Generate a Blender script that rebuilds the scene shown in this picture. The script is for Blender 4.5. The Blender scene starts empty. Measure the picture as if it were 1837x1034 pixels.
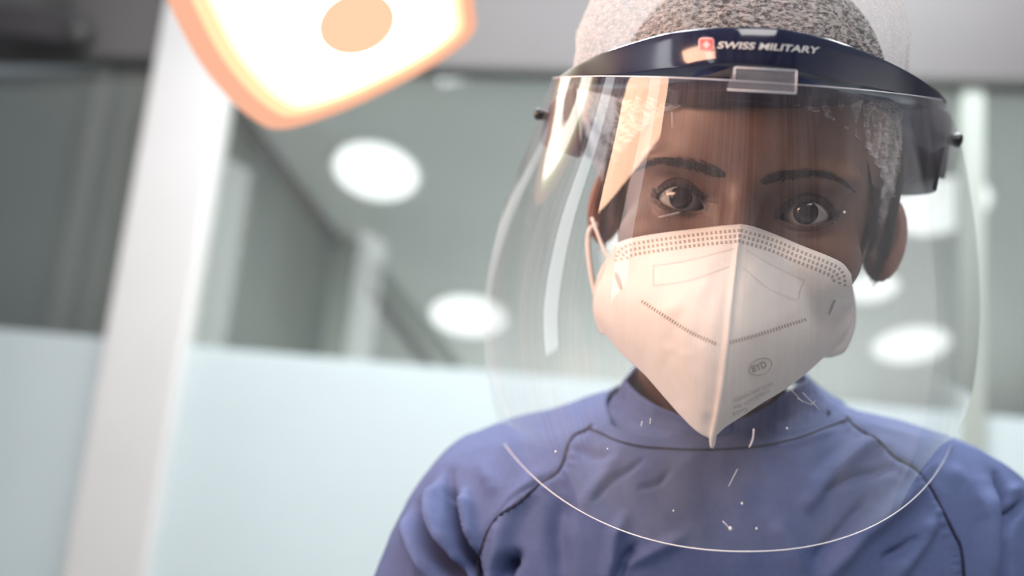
import bpy, bmesh, math, random
import numpy as np
from mathutils import Vector, Matrix, noise
from mathutils.bvhtree import BVHTree
random.seed(7)
rng = np.random.default_rng(7)
sc = bpy.context.scene
col = sc.collection

# ------------------------------------------------------------------ camera
FPX, CX, CY = 1400.0, 918.5, 517.0
PITCH, ROLL = math.radians(9.3), math.radians(5.5)
CAM = np.array([0.0, 0.0, 1.40])
_r0 = np.array([1.0, 0, 0]); _u0 = np.array([0, -math.sin(PITCH), math.cos(PITCH)])
FW = np.array([0, math.cos(PITCH), math.sin(PITCH)])
RT = math.cos(ROLL) * _r0 + math.sin(ROLL) * _u0
UP = -math.sin(ROLL) * _r0 + math.cos(ROLL) * _u0
cam_d = bpy.data.cameras.new('camera'); cam = bpy.data.objects.new('camera', cam_d); col.objects.link(cam)
cam_d.sensor_width = 36.0; cam_d.lens = FPX / 1837.0 * 36.0
cam_d.clip_start = 0.02; cam_d.clip_end = 100
cam.matrix_world = Matrix(((RT[0], UP[0], -FW[0], CAM[0]), (RT[1], UP[1], -FW[1], CAM[1]), (RT[2], UP[2], -FW[2], CAM[2]), (0, 0, 0, 1)))
cam_d.dof.use_dof = True; cam_d.dof.focus_distance = 0.383; cam_d.dof.aperture_fstop = 2.7
sc.camera = cam

# ------------------------------------------------------------------ exposure, world, lights
sc.view_settings.view_transform = 'Standard'; sc.view_settings.look = 'None'
sc.view_settings.gamma = 1.0; sc.view_settings.use_curve_mapping = False
sc.view_settings.exposure = 0.0
w = bpy.data.worlds.new('world'); sc.world = w; w.use_nodes = True
w.node_tree.nodes['Background'].inputs[0].default_value = (0.80, 0.88, 1.0, 1)
w.node_tree.nodes['Background'].inputs[1].default_value = 0.22


def W(px, py, d):
    """point seen at photo pixel (px, py) standing d metres deep"""
    px = np.asarray(px, float); py = np.asarray(py, float); d = np.asarray(d, float)
    return CAM + (((px - CX) / FPX * d)[..., None] * RT + (-(py - CY) / FPX * d)[..., None] * UP + d[..., None] * FW)


def PX(p):
    q = np.asarray(p) - CAM
    d = q @ FW
    return CX + FPX * (q @ RT) / d, CY - FPX * (q @ UP) / d, d


def area(name, loc, target, size, power, colr, size_y=None, glossy=1.0):
    L = bpy.data.lights.new(name, 'AREA'); L.energy = power; L.color = colr; L.size = size
    if size_y: L.shape = 'RECTANGLE'; L.size_y = size_y
    o = bpy.data.objects.new(name, L); col.objects.link(o)
    o.location = loc
    o.rotation_euler = (Vector(target) - Vector(loc)).to_track_quat('-Z', 'Y').to_euler()
    L.specular_factor = glossy
    return o


face_c = W(1320, 450, 0.42)
# unseen ceiling lights; front and overhead ones added as fill for partition and mask
area('ceiling_light_front', (0.3, 1.5, 3.7), (0.1, 2.5, 0.2), 3.4, 125, (0.95, 0.98, 1.0), 0.8)
area('ceiling_light_back', (1.1, 1.9, 3.6), (0.15, 0.45, 1.4), 0.6, 34, (0.88, 0.94, 1.0), 0.4)
area('ceiling_light_left', (-0.9, 1.9, 3.6), (0.0, 0.5, 1.3), 0.6, 34, (1.0, 0.96, 0.97), 0.4)
area('ceiling_light_overhead', (0.1, -0.7, 2.7), (0.1, 0.4, 1.3), 0.9, 24, (1.0, 0.97, 0.94), 0.9)
# unseen fill added low in the next room, behind the frosted panels
area('next_room_light', (1.2, 4.6, 0.2), (0.6, 3.6, 2.6), 3.0, 75, (0.97, 1.0, 0.98), 1.6)


# ------------------------------------------------------------------ helpers
def tag(o, label=None, cat=None, group=None, kind=None):
    if label: o['label'] = label
    if cat: o['category'] = cat
    if group: o['group'] = group
    if kind: o['kind'] = kind
    return o


def empty(name, loc, label=None, cat=None, group=None):
    o = bpy.data.objects.new(name, None); col.objects.link(o); o.location = loc; o.empty_display_size = 0.05
    bpy.context.view_layer.update()
    return tag(o, label, cat, group)


def mesh(name, V, F, mat, parent=None, smooth=True, colors=None):
    """link ONE mesh object; V in world coordinates"""
    V = np.asarray(V, float).reshape(-1, 3)
    off = np.zeros(3)
    m = bpy.data.meshes.new(name)
    if parent is not None:
        p = parent
        while p is not None:
            off += np.array(p.location); p = p.parent
    else:
        off = V.mean(0)
    m.from_pydata((V - off).tolist(), [], [tuple(int(i) for i in f) for f in F])
    m.update()
    if smooth:
        m.polygons.foreach_set('use_smooth', [True] * len(m.polygons))
    if colors is not None:
        a = m.color_attributes.new('Col', 'FLOAT_COLOR', 'POINT')
        c = np.ones((len(V), 4), np.float32); c[:, :3] = colors
        a.data.foreach_set('color', c.ravel())
    o = bpy.data.objects.new(name, m); col.objects.link(o)
    if mat is not None: m.materials.append(mat)
    if parent is not None:
        o.parent = parent
    else:
        o.location = off
    return o


class MB:
    def __init__(s): s.V = []; s.F = []
    def add(s, V, F):
        b = len(s.V); s.V += [tuple(v) for v in np.asarray(V, float).reshape(-1, 3)]; s.F += [tuple(i + b for i in f) for f in F]
    def build(s, name, mat, parent=None, smooth=True): return mesh(name, s.V, s.F, mat, parent, smooth)


def grid_faces(n, m, wrap=False):
    F = []
    for i in range(n - 1):
        for j in range(m if wrap else m - 1):
            F.append((i * m + j, i * m + (j + 1) % m, (i + 1) * m + (j + 1) % m, (i + 1) * m + j))
    return F


def tube(P, R, n=8, caps=True, flat=None):
    """tube round polyline P (k,3), radius R (scalar or list); flat=(vector, ratio) squashes it"""
    P = np.asarray(P, float); k = len(P); R = np.broadcast_to(np.asarray(R, float), (k,))
    T = np.gradient(P, axis=0); T /= np.linalg.norm(T, axis=1)[:, None] + 1e-12
    ref = np.array([0, 0, 1.0]) if flat is None else np.asarray(flat[0], float)
    if flat is None and abs(T[0] @ ref) > 0.9: ref = np.array([1.0, 0, 0])
    V = []
    for i in range(k):
        a = np.cross(T[i], ref); a /= np.linalg.norm(a) + 1e-12
        b = np.cross(a, T[i])
        for j in range(n):
            t = 2 * math.pi * j / n
            V.append(P[i] + R[i] * (math.cos(t) * a + math.sin(t) * b * (1 if flat is None else flat[1])))
    F = grid_faces(k, n, True)
    if caps: F += [tuple(range(n))[::-1], tuple(range((k - 1) * n, k * n))]
    return np.array(V), F


def cr(P, n):
    """Catmull-Rom resample of control points to n points, by chord length"""
    P = np.asarray(P, float)
    if P.ndim == 1: P = P[:, None]
    Q = np.vstack([2 * P[0] - P[1], P, 2 * P[-1] - P[-2]])
    out = []
    for i in range(len(P) - 1):
        p0, p1, p2, p3 = Q[i:i + 4]
        for t in np.linspace(0, 1, 24, endpoint=False):
            out.append(0.5 * ((2 * p1) + (-p0 + p2) * t + (2 * p0 - 5 * p1 + 4 * p2 - p3) * t * t + (-p0 + 3 * p1 - 3 * p2 + p3) * t ** 3))
    out.append(P[-1]); out = np.array(out)
    L = np.r_[0, np.cumsum(np.linalg.norm(np.diff(out[:, :2] if out.shape[1] > 1 else out, axis=0), axis=1))]
    s = np.linspace(0, L[-1], n)
    return np.stack([np.interp(s, L, out[:, k]) for k in range(out.shape[1])], 1)


def box(mb, c, sx, sy, sz, R=np.eye(3)):
    V = [np.array(c) + R @ np.array([x * sx / 2, y * sy / 2, z * sz / 2]) for x in (-1, 1) for y in (-1, 1) for z in (-1, 1)]
    mb.add(V, [(0, 1, 3, 2), (4, 6, 7, 5), (0, 4, 5, 1), (2, 3, 7, 6), (0, 2, 6, 4), (1, 5, 7, 3)])


def bevel(o, wd, seg=3):
    b = o.modifiers.new('bevel', 'BEVEL'); b.width = wd; b.segments = seg; b.limit_method = 'ANGLE'
    return o


# ---- materials
def mat(name, rgb=(0.8, 0.8, 0.8), rough=0.5, spec=0.5, metal=0.0, noise_amt=0.0, noise_scale=50, bump=0.0, bump_scale=400, bump_dist=0.0005,
        attr=False, sss=0.0, sheen=0.0, emit=None, emit_s=0.0, coat=0.0, dark=(0.5, 0.5, 0.5)):
    m = bpy.data.materials.new(name); m.use_nodes = True
    N = m.node_tree.nodes; L = m.node_tree.links; b = N['Principled BSDF']
    b.inputs['Base Color'].default_value = (*rgb, 1); b.inputs['Roughness'].default_value = rough
    b.inputs['Specular IOR Level'].default_value = spec; b.inputs['Metallic'].default_value = metal
    b.inputs['Sheen Weight'].default_value = sheen; b.inputs['Coat Weight'].default_value = coat
    if sss:
        b.inputs['Subsurface Weight'].default_value = sss; b.inputs['Subsurface Radius'].default_value = (0.006, 0.002, 0.001); b.inputs['Subsurface Scale'].default_value = 1.0
    if emit: b.inputs['Emission Color'].default_value = (*emit, 1); b.inputs['Emission Strength'].default_value = emit_s
    tc = N.new('ShaderNodeTexCoord')
    src = None
    if attr:
        a = N.new('ShaderNodeAttribute'); a.attribute_name = 'Col'; src = a.outputs['Color']
    if noise_amt:
        n = N.new('ShaderNodeTexNoise'); n.inputs['Scale'].default_value = noise_scale; n.inputs['Detail'].default_value = 6
        L.new(tc.outputs['Object'], n.inputs['Vector'])
        mp = N.new('ShaderNodeMapRange'); mp.inputs['From Min'].default_value = 0.3; mp.inputs['From Max'].default_value = 0.7
        mp.inputs['To Min'].default_value = 1 - noise_amt; mp.inputs['To Max'].default_value = 1 + noise_amt
        L.new(n.outputs['Fac'], mp.inputs['Value'])
        mx = N.new('ShaderNodeVectorMath'); mx.operation = 'SCALE'
        if src is None: mx.inputs[0].default_value = rgb
        else: L.new(src, mx.inputs[0])
        L.new(mp.outputs['Result'], mx.inputs['Scale']); src = mx.outputs[0]
    if src is not None: L.new(src, b.inputs['Base Color'])
    if bump:
        n2 = N.new('ShaderNodeTexNoise'); n2.inputs['Scale'].default_value = bump_scale; n2.inputs['Detail'].default_value = 4
        L.new(tc.outputs['Object'], n2.inputs['Vector'])
        bp = N.new('ShaderNodeBump'); bp.inputs['Strength'].default_value = bump; bp.inputs['Distance'].default_value = bump_dist
        L.new(n2.outputs['Fac'], bp.inputs['Height']); L.new(bp.outputs['Normal'], b.inputs['Normal'])
    return m


def emission(name, rgb, s):
    m = bpy.data.materials.new(name); m.use_nodes = True; N = m.node_tree.nodes; N.clear()
    e = N.new('ShaderNodeEmission'); e.inputs[0].default_value = (*rgb, 1); e.inputs[1].default_value = s
    o = N.new('ShaderNodeOutputMaterial'); m.node_tree.links.new(e.outputs[0], o.inputs[0]); return m


def clear(name, tint=(1, 1, 1), haze=0.03, haze_rgb=(0.8, 0.8, 0.85), refl=1.0, rough=0.0, streaks=False):
    """thin clear sheet: tinted transparency, fresnel mirror, a trace of smudge"""
    m = bpy.data.materials.new(name); m.use_nodes = True; N = m.node_tree.nodes; L = m.node_tree.links; N.clear()
    t = N.new('ShaderNodeBsdfTransparent'); t.inputs[0].default_value = (*tint, 1)
    g = N.new('ShaderNodeBsdfGlossy'); g.inputs['Roughness'].default_value = rough; g.inputs[0].default_value = (refl, refl, refl, 1)
    d = N.new('ShaderNodeBsdfDiffuse'); d.inputs[0].default_value = (*haze_rgb, 1)
    fr = N.new('ShaderNodeFresnel'); ge = N.new('ShaderNodeNewGeometry')
    io = N.new('ShaderNodeMapRange'); io.inputs['To Min'].default_value = 1.5; io.inputs['To Max'].default_value = 1 / 1.5   # same index from either side of the thin sheet
    L.new(ge.outputs['Backfacing'], io.inputs['Value']); L.new(io.outputs[0], fr.inputs[0])
    a = N.new('ShaderNodeMixShader'); a.inputs[0].default_value = haze
    L.new(t.outputs[0], a.inputs[1]); L.new(d.outputs[0], a.inputs[2])
    if streaks:
        tc = N.new('ShaderNodeTexCoord'); mp = N.new('ShaderNodeMapping'); mp.inputs['Scale'].default_value = (60, 60, 5)
        n = N.new('ShaderNodeTexNoise'); n.inputs['Scale'].default_value = 1.0; n.inputs['Detail'].default_value = 5
        L.new(tc.outputs['Object'], mp.inputs[0]); L.new(mp.outputs[0], n.inputs['Vector'])
        r = N.new('ShaderNodeMapRange'); r.inputs['From Min'].default_value = 0.35; r.inputs['From Max'].default_value = 0.75
        r.inputs['To Min'].default_value = haze * 0.35; r.inputs['To Max'].default_value = haze * 2.0
        L.new(n.outputs['Fac'], r.inputs['Value']); L.new(r.outputs[0], a.inputs[0])
    b = N.new('ShaderNodeMixShader'); L.new(fr.outputs[0], b.inputs[0]); L.new(a.outputs[0], b.inputs[1]); L.new(g.outputs[0], b.inputs[2])
    o = N.new('ShaderNodeOutputMaterial'); L.new(b.outputs[0], o.inputs[0])
    return m


M = {}
M['paint'] = mat('white_paint', (0.70, 0.685, 0.67), 0.6, noise_amt=0.02, noise_scale=4)
M['frost'] = mat('frosted_film', (0.80, 0.87, 0.88), 0.7, 0.3, noise_amt=0.015, noise_scale=3)
_n = M['frost'].node_tree; _b = _n.nodes['Principled BSDF']; _t = _n.nodes.new('ShaderNodeBsdfTranslucent'); _t.inputs[0].default_value = (0.80, 0.88, 0.90, 1)
_m = _n.nodes.new('ShaderNodeMixShader'); _m.inputs[0].default_value = 0.4; _n.links.new(_b.outputs[0], _m.inputs[1]); _n.links.new(_t.outputs[0], _m.inputs[2]); _n.links.new(_m.outputs[0], _n.nodes['Material Output'].inputs[0])
M['header'] = mat('header_paint', (0.125, 0.117, 0.117), 0.6, noise_amt=0.03, noise_scale=3)
M['far_ceiling'] = mat('grey_ceiling', (0.50, 0.52, 0.51), 0.8, noise_amt=0.04, noise_scale=1.5)
M['far_dark'] = mat('dark_wall', (0.19, 0.215, 0.20), 0.8, noise_amt=0.15, noise_scale=1.2)
M['far_beam'] = mat('charcoal_trim', (0.06, 0.06, 0.058), 0.6, noise_amt=0.05)
M['far_post'] = mat('pale_green_post', (0.40, 0.44, 0.40), 0.6, noise_amt=0.03)
M['floor'] = mat('floor_vinyl', (0.45, 0.46, 0.45), 0.4, noise_amt=0.05, noise_scale=8)
M['light'] = emission('downlight_glow', (0.96, 1.0, 0.99), 1.6)
M['lightrim'] = mat('downlight_rim', (0.8, 0.8, 0.8), 0.4, noise_amt=0.02)
M['glass'] = clear('partition_glass', (0.95, 0.965, 0.955), 0.03, (0.5, 0.55, 0.52), 0.9)
M['navy'] = mat('navy_gloss_plastic', (0.012, 0.016, 0.045), 0.12, 0.6, noise_amt=0.05, noise_scale=30)
M['navy_matt'] = mat('navy_strap_plastic', (0.05, 0.05, 0.085), 0.4, 0.5, noise_amt=0.15, noise_scale=40)
M['black'] = mat('black_plastic', (0.01, 0.01, 0.012), 0.35, noise_amt=0.1)
M['shield'] = clear('shield_sheet', (0.97, 0.97, 0.98), 0.05, (0.75, 0.72, 0.80), 1.0, streaks=True)
M['shield_edge'] = mat('polished_sheet_edge', (0.75, 0.75, 0.8), 0.2, 0.6, noise_amt=0.05)
M['clip'] = clear('clear_clip', (0.92, 0.92, 0.95), 0.10, (0.8, 0.8, 0.85), 1.0)
M['scratch'] = mat('scratch_white', (0.75, 0.75, 0.8), 0.5, noise_amt=0.1)
M['maskfab'] = mat('mask_nonwoven', (0.74, 0.70, 0.655), 0.85, 0.2, bump=0.35, bump_scale=1500, bump_dist=0.0002, noise_amt=0.03, noise_scale=60)
M['weld'] = mat('mask_weld_marks', (0.40, 0.34, 0.29), 0.8, noise_amt=0.1)
M['strap'] = mat('mask_elastic', (0.78, 0.72, 0.68), 0.8, noise_amt=0.04, bump=0.3, bump_scale=900)
M['print'] = mat('grey_print', (0.36, 0.33, 0.31), 0.8, noise_amt=0.08)
M['print_pale'] = mat('pale_grey_print', (0.56, 0.52, 0.49), 0.8, noise_amt=0.08)
M['gown'] = mat('blue_gown_cloth', (0.100, 0.135, 0.285), 0.8, 0.25, noise_amt=0.05, noise_scale=300, bump=0.25, bump_scale=1800, bump_dist=0.0002)
M['seam'] = mat('dark_navy_piping', (0.02, 0.025, 0.06), 0.8, noise_amt=0.1)
M['skin'] = mat('skin', attr=True, rough=0.48, spec=0.4, sss=0.12, noise_amt=0.06, noise_scale=180, bump=0.25, bump_scale=900, bump_dist=0.0003)
M['hair'] = mat('dark_hair', (0.018, 0.013, 0.012), 0.75, 0.2, noise_amt=0.3, noise_scale=300)
M['brow'] = mat('brow_hair', (0.02, 0.014, 0.013), 0.6, noise_amt=0.2)
M['sclera'] = mat('eye_white', attr=True, rough=0.12, spec=0.5, noise_amt=0.02)
M['logo_red'] = mat('logo_red', (0.42, 0.06, 0.09), 0.4, noise_amt=0.03)
M['logo_pink'] = mat('logo_border', (0.72, 0.42, 0.46), 0.4, noise_amt=0.03)
M['letters'] = mat('silver_letters', (0.62, 0.62, 0.62), 0.4, noise_amt=0.03)
M['lamp_shell'] = mat('lamp_shell_plastic', (0.80, 0.62, 0.52), 0.35, noise_amt=0.03)


def streak_wall_material():  # vertical colour bands invented to feed streak reflections in the shield
    m = mat('panelled_cabinet_wall', (0.2, 0.15, 0.12), 0.5); N = m.node_tree.nodes; L = m.node_tree.links
    tc = N.new('ShaderNodeTexCoord'); mp = N.new('ShaderNodeMapping'); mp.inputs['Scale'].default_value = (1.7, 1.7, 0.02)
    n = N.new('ShaderNodeTexNoise'); n.inputs['Scale'].default_value = 1.6; n.inputs['Detail'].default_value = 2
    r = N.new('ShaderNodeValToRGB'); r.color_ramp.interpolation = 'CONSTANT'; e = r.color_ramp.elements
    e[0].position = 0.0; e[0].color = (0.02, 0.02, 0.03, 1); e[1].position = 0.40; e[1].color = (0.16, 0.07, 0.04, 1)
    for p_, c_ in ((0.47, (0.45, 0.36, 0.33, 1)), (0.53, (0.05, 0.04, 0.05, 1)), (0.57, (0.35, 0.33, 0.38, 1)), (0.62, (0.10, 0.05, 0.04, 1)), (0.67, (0.6, 0.55, 0.52, 1))):
        q = e.new(p_); q.color = c_
    L.new(tc.outputs['Object'], mp.inputs[0]); L.new(mp.outputs[0], n.inputs['Vector']); L.new(n.outputs['Fac'], r.inputs[0]); L.new(r.outputs[0], N['Principled BSDF'].inputs['Base Color'])
    return m


M['cabinet'] = streak_wall_material()


def cap_material():
    m = bpy.data.materials.new('bouffant_nonwoven'); m.use_nodes = True; N = m.node_tree.nodes; L = m.node_tree.links; N.clear()
    tc = N.new('ShaderNodeTexCoord')
    d = N.new('ShaderNodeBsdfDiffuse'); d.inputs[0].default_value = (0.86, 0.83, 0.84, 1)
    tl = N.new('ShaderNodeBsdfTranslucent'); tl.inputs[0].default_value = (0.86, 0.83, 0.84, 1)
    a = N.new('ShaderNodeMixShader'); a.inputs[0].default_value = 0.35; L.new(d.outputs[0], a.inputs[1]); L.new(tl.outputs[0], a.inputs[2])
    t = N.new('ShaderNodeBsdfTransparent')
    n = N.new('ShaderNodeTexNoise'); n.inputs['Scale'].default_value = 380; n.inputs['Detail'].default_value = 5; n.inputs['Roughness'].default_value = 0.7
    mp = N.new('ShaderNodeMapping'); mp.inputs['Scale'].default_value = (0.8, 1, 1.6); L.new(tc.outputs['Object'], mp.inputs[0]); L.new(mp.outputs[0], n.inputs['Vector'])
    r = N.new('ShaderNodeMapRange'); r.inputs['From Min'].default_value = 0.38; r.inputs['From Max'].default_value = 0.62; r.inputs['To Min'].default_value = 0.06; r.inputs['To Max'].default_value = 0.62
    L.new(n.outputs['Fac'], r.inputs['Value'])
    b = N.new('ShaderNodeMixShader'); L.new(r.outputs[0], b.inputs[0]); L.new(t.outputs[0], b.inputs[1]); L.new(a.outputs[0], b.inputs[2])
    bp = N.new('ShaderNodeBump'); bp.inputs['Strength'].default_value = 0.6; bp.inputs['Distance'].default_value = 0.001
    L.new(n.outputs['Fac'], bp.inputs['Height']); L.new(bp.outputs['Normal'], d.inputs['Normal'])
    o = N.new('ShaderNodeOutputMaterial'); L.new(b.outputs[0], o.inputs[0]); return m


M['cap'] = cap_material()

# ------------------------------------------------------------------ room: partition wall, glazed above, frosted below
def ray(px, py):
    v = W(px, py, 1.0) - CAM
    return v


YAW = math.radians(9.0)
wd = np.array([math.cos(YAW), -math.sin(YAW), 0.0])       # along the partition, to the right
wn = np.array([-math.sin(YAW), -math.cos(YAW), 0.0])      # towards the camera
P0 = CAM + FW * 2.8
Z = np.array([0, 0, 1.0])


def on_wall(px, py, off=0.0):
    v = ray(px, py); P = P0 + wn * off
    t = ((P - CAM) @ wn) / (v @ wn)
    return CAM + v * t


def wall_box(mb, a0, a1, z0, z1, t0, t1):
    """box on the partition: a along it (from P0), z heights, t thickness offsets towards the camera"""
    V = []
    for a in (a0, a1):
        for t in (t0, t1):
            for z in (z0, z1):
                p = P0 + wd * a + wn * t; V.append((p[0], p[1], z))
    mb.add(V, [(0, 1, 3, 2), (4, 6, 7, 5), (0, 4, 5, 1), (2, 3, 7, 6), (0, 2, 6, 4), (1, 5, 7, 3)])


def along(px, py): return float((on_wall(px, py) - P0) @ wd)


z_frost = float(on_wall(600, 643)[2]); z_head = float(on_wall(275, 108)[2])
aL, aR = along(0, 500) - 1.0, along(1837, 500) + 2.2
p0, p1 = along(203, 600), along(342, 600)
b0 = along(1722, 500); b1 = along(1762, 500)
mb = MB(); wall_box(mb, p0, p1, 0, 3.4, -0.05, 0.05)
bevel(tag(mb.build('trim_1', M['paint'], smooth=False), kind='structure'), 0.01)
mb = MB(); wall_box(mb, aL, aR, z_head, 3.4, -0.05, 0.03)
tag(mb.build('wall_front', M['header'], smooth=False), kind='structure')
mb = MB(); wall_box(mb, aL, aR, z_head - 0.022, z_head, -0.04, 0.04)
tag(mb.build('trim_2', M['far_beam'], smooth=False), kind='structure')
for i, (a0, a1) in enumerate(((aL, p0), (p1, b0), (b1, aR))):
    mb = MB(); wall_box(mb, a0, a1, 0.0, z_frost, -0.012, 0.0)
    o = mb.build('window_%d' % (i + 1), M['frost'], smooth=False); tag(o, kind='structure')
    mb = MB(); wall_box(mb, a0, a1, z_frost, z_head - 0.022, -0.012, -0.004)
    g = mb.build('glass_pane', M['glass'], o, smooth=False)
mb = MB(); wall_box(mb, b0, b1, 0, z_head - 0.022, -0.03, 0.02)
tag(mb.build('trim_3', M['far_post'], smooth=False), kind='structure')

# sloping ceiling of the space beyond
e = math.radians(-25.7)
c0 = W(675, 308, 3.6); cdir = np.array([0, math.cos(e), math.sin(e)]); cn = np.array([0, -math.sin(e), math.cos(e)])


def on_ceil(px, py, off=0.0):
    v = ray(px, py); t = ((c0 - CAM + cn * off) @ cn) / (v @ cn); return CAM + v * t


far_a = c0 + cdir * -1.2; far_b = c0 + cdir * 4.2
def ceil_start(x_):   # where the slope meets the back of the partition
    y_ = P0[1] - math.tan(YAW) * (x_ - P0[0]) + 0.09; return np.array([x_, y_, c0[2] + (y_ - c0[1]) * math.tan(e)])


V = [ceil_start(-6.0), ceil_start(5.0), far_b + [9, 0, 0], far_b + [-7, 0, 0]]
V = V + [v + cn * 0.1 for v in V]
mb = MB(); mb.add(V, [(0, 1, 2, 3), (4, 7, 6, 5), (0, 4, 5, 1), (1, 5, 6, 2), (2, 6, 7, 3), (3, 7, 4, 0)])
tag(mb.build('ceiling', M['far_ceiling'], smooth=False), kind='structure')
# darker side wall beyond the glass, with charcoal trim where it meets the ceiling
qa, qb = on_ceil(398, 165), on_ceil(603, 432)
zlow = 1.2
side = [qa, qb, np.array([qb[0], qb[1], zlow]), np.array([qa[0], qa[1], zlow])]
lx = np.array([-5.0, 0.3, 0])
mb = MB()
dn = np.cross(qb - qa, Z); dn /= np.linalg.norm(dn)
V = side + [v - dn * 0.06 for v in side]
mb.add(V, [(0, 1, 2, 3), (4, 7, 6, 5), (0, 4, 5, 1), (1, 5, 6, 2), (2, 6, 7, 3), (3, 7, 4, 0)])
tag(mb.build('wall_far', M['far_dark'], smooth=False), kind='structure')
V, F = tube([qa, qb], 0.045, 4)
tag(mesh('trim_4', V, F, M['far_beam'], smooth=False), kind='structure')
# end post of that wall
pp = on_ceil(612, 440)
mb = MB(); h0 = pp + np.array([0, 0.03, 0])
ww = 95 / FPX * float(PX(pp)[2])
box(mb, (h0[0] + 0.01, h0[1], (h0[2] + zlow) / 2), ww, 0.12, h0[2] - zlow)
tag(mb.build('trim_5', M['far_post'], smooth=False), kind='structure')
qc, qd = on_ceil(672, 478), on_ceil(815, 655)
V, F = tube([qc, qd], 0.05, 4)
tag(mesh('trim_6', V, F, M['far_dark'], smooth=False), kind='structure')
V, F = tube([qc - [0.10, 0, 0.02], qd - [0.16, 0, 0.02]], 0.04, 4)
tag(mesh('trim_7', V, F, M['far_beam'], smooth=False), kind='structure')
# floor
mb = MB(); box(mb, (0, 1.5, -0.02), 9, 12, 0.04)
tag(mb.build('floor', M['floor'], smooth=False), kind='structure')

# invented left wall, glowing windows and rear wall, added for light and reflections
def slab(name, c, sx, sy, sz, m, **k):
    mb = MB(); box(mb, c, sx, sy, sz); return tag(mb.build(name, m, smooth=False, **k), kind='structure')


wx = -2.3
M['window_glow'] = emission('daylit_window', (0.95, 0.97, 1.0), 4.0)
ys_ = [-2.0, -0.66, -0.16, 1.30, 1.72, 2.6]
for k_, (y0_, y1_) in enumerate(((ys_[0], ys_[1]), (ys_[2], ys_[3]), (ys_[4], ys_[5]))):
    slab('wall_left', (wx - 0.05, (y0_ + y1_) / 2, 1.7), 0.1, y1_ - y0_, 3.4, M['cabinet'])
for k_, (y0_, y1_) in enumerate(((ys_[1], ys_[2]), (ys_[3], ys_[4]))):
    slab('wall_left', (wx - 0.05, (y0_ + y1_) / 2, 0.5), 0.1, y1_ - y0_, 1.0, M['cabinet'])
    slab('wall_left', (wx - 0.05, (y0_ + y1_) / 2, 3.1), 0.1, y1_ - y0_, 0.6, M['cabinet'])
    slab('window_%d' % (4 + k_), (wx - 0.03, (y0_ + y1_) / 2, 1.9), 0.02, y1_ - y0_, 1.8, M['window_glow'])  # added glow, source of left light and headband glints
slab('wall_right', (4.2, 0.2, 1.7), 0.1, 4.2, 3.4, M['paint'])
slab('wall_back', (0.95, -1.85, 1.7), 6.5, 0.1, 3.4, M['cabinet'])

# recessed downlights of the space beyond
def downlight(px, py, wpx, label):
    p = on_ceil(px, py); d = float(PX(p)[2]); r = wpx / 2 / FPX * d
    t = empty('ceiling_downlight', p, label, 'ceiling light', 'recessed downlights beyond the glass partition')
    ax, ay = np.array([1.0, 0, 0]), cdir
    mb = MB(); mr = MB(); n = 40
    ring = lambda rr, z: [p + rr * (math.cos(a) * ax + math.sin(a) * ay) - cn * z for a in np.linspace(0, 2 * math.pi, n, endpoint=False)]
    mb.add(ring(r, 0.004) + [p - cn * 0.012], [(i, (i + 1) % n, n) for i in range(n)])
    mb.build('diffuser', M['light'], t)
    V = ring(r * 1.0, 0.002) + ring(r * 1.03, 0.014) + ring(r * 1.10, 0.002)
    mr.add(V, grid_faces(3, n, True)); mr.build('rim', M['lightrim'], t)


downlight(675, 308, 150, 'round white ceiling downlight just below the hanging lamp, upper of the two on the left')
downlight(840, 567, 132, 'round white ceiling downlight nearest the top of the frosted glass, lower left one')
downlight(1685, 370, 160, 'large bright ceiling downlight seen beside the ear on the right')
downlight(1562, 515, 90, 'small bright ceiling downlight half hidden behind the right edge of the mask')
downlight(1635, 618, 125, 'lowest ceiling downlight on the right, above the shoulder')
# dark fixture on the header, upper left
fx = on_wall(70, 50, 0.10)
t = empty('projector_mount', fx, 'dark grey blurred fitting fixed to the pale header at the upper left', 'ceiling fitting')
mb = MB(); box(mb, fx, 0.36, 0.10, 0.13); bevel(mb.build('fitting_body', mat('fitting_grey', (0.05, 0.045, 0.05), 0.6, noise_amt=0.1), t, smooth=False), 0.02)
mb = MB(); box(mb, fx + [0.05, 0, 0.09], 0.08, 0.05, 0.12); mb.build('bracket', M['far_beam'], t, smooth=False)
V, F = tube([fx + [0.14, -0.02, -0.01], fx + [0.21, -0.02, -0.03]], 0.045, 16); mesh('end_cap', V, F, M['far_beam'], t)

# ------------------------------------------------------------------ dental operating lamp
LD = 0.68
lamp_t = empty('operating_lamp', W(560, 60, LD), 'glowing warm operating lamp head with a peach rim, hanging at the upper left', 'lamp')
outline = np.array([(290, -20), (345, 90), (400, 165), (455, 215), (505, 232), (600, 205), (700, 160), (790, 110), (848, 62), (852, 20), (838, -60), (800, -140), (700, -190), (540, -205), (400, -180), (310, -110)], float)
OC = cr(np.vstack([outline, outline[:1]]), 97)[:-1]
cen = np.array([575, 10.0])


cin = np.array([690.0, 40.0])


def lamp_ring(s, dd, c=cen): q = c + (OC - c) * s; return W(q[:, 0], q[:, 1], np.full(len(q), LD + dd))


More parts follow.
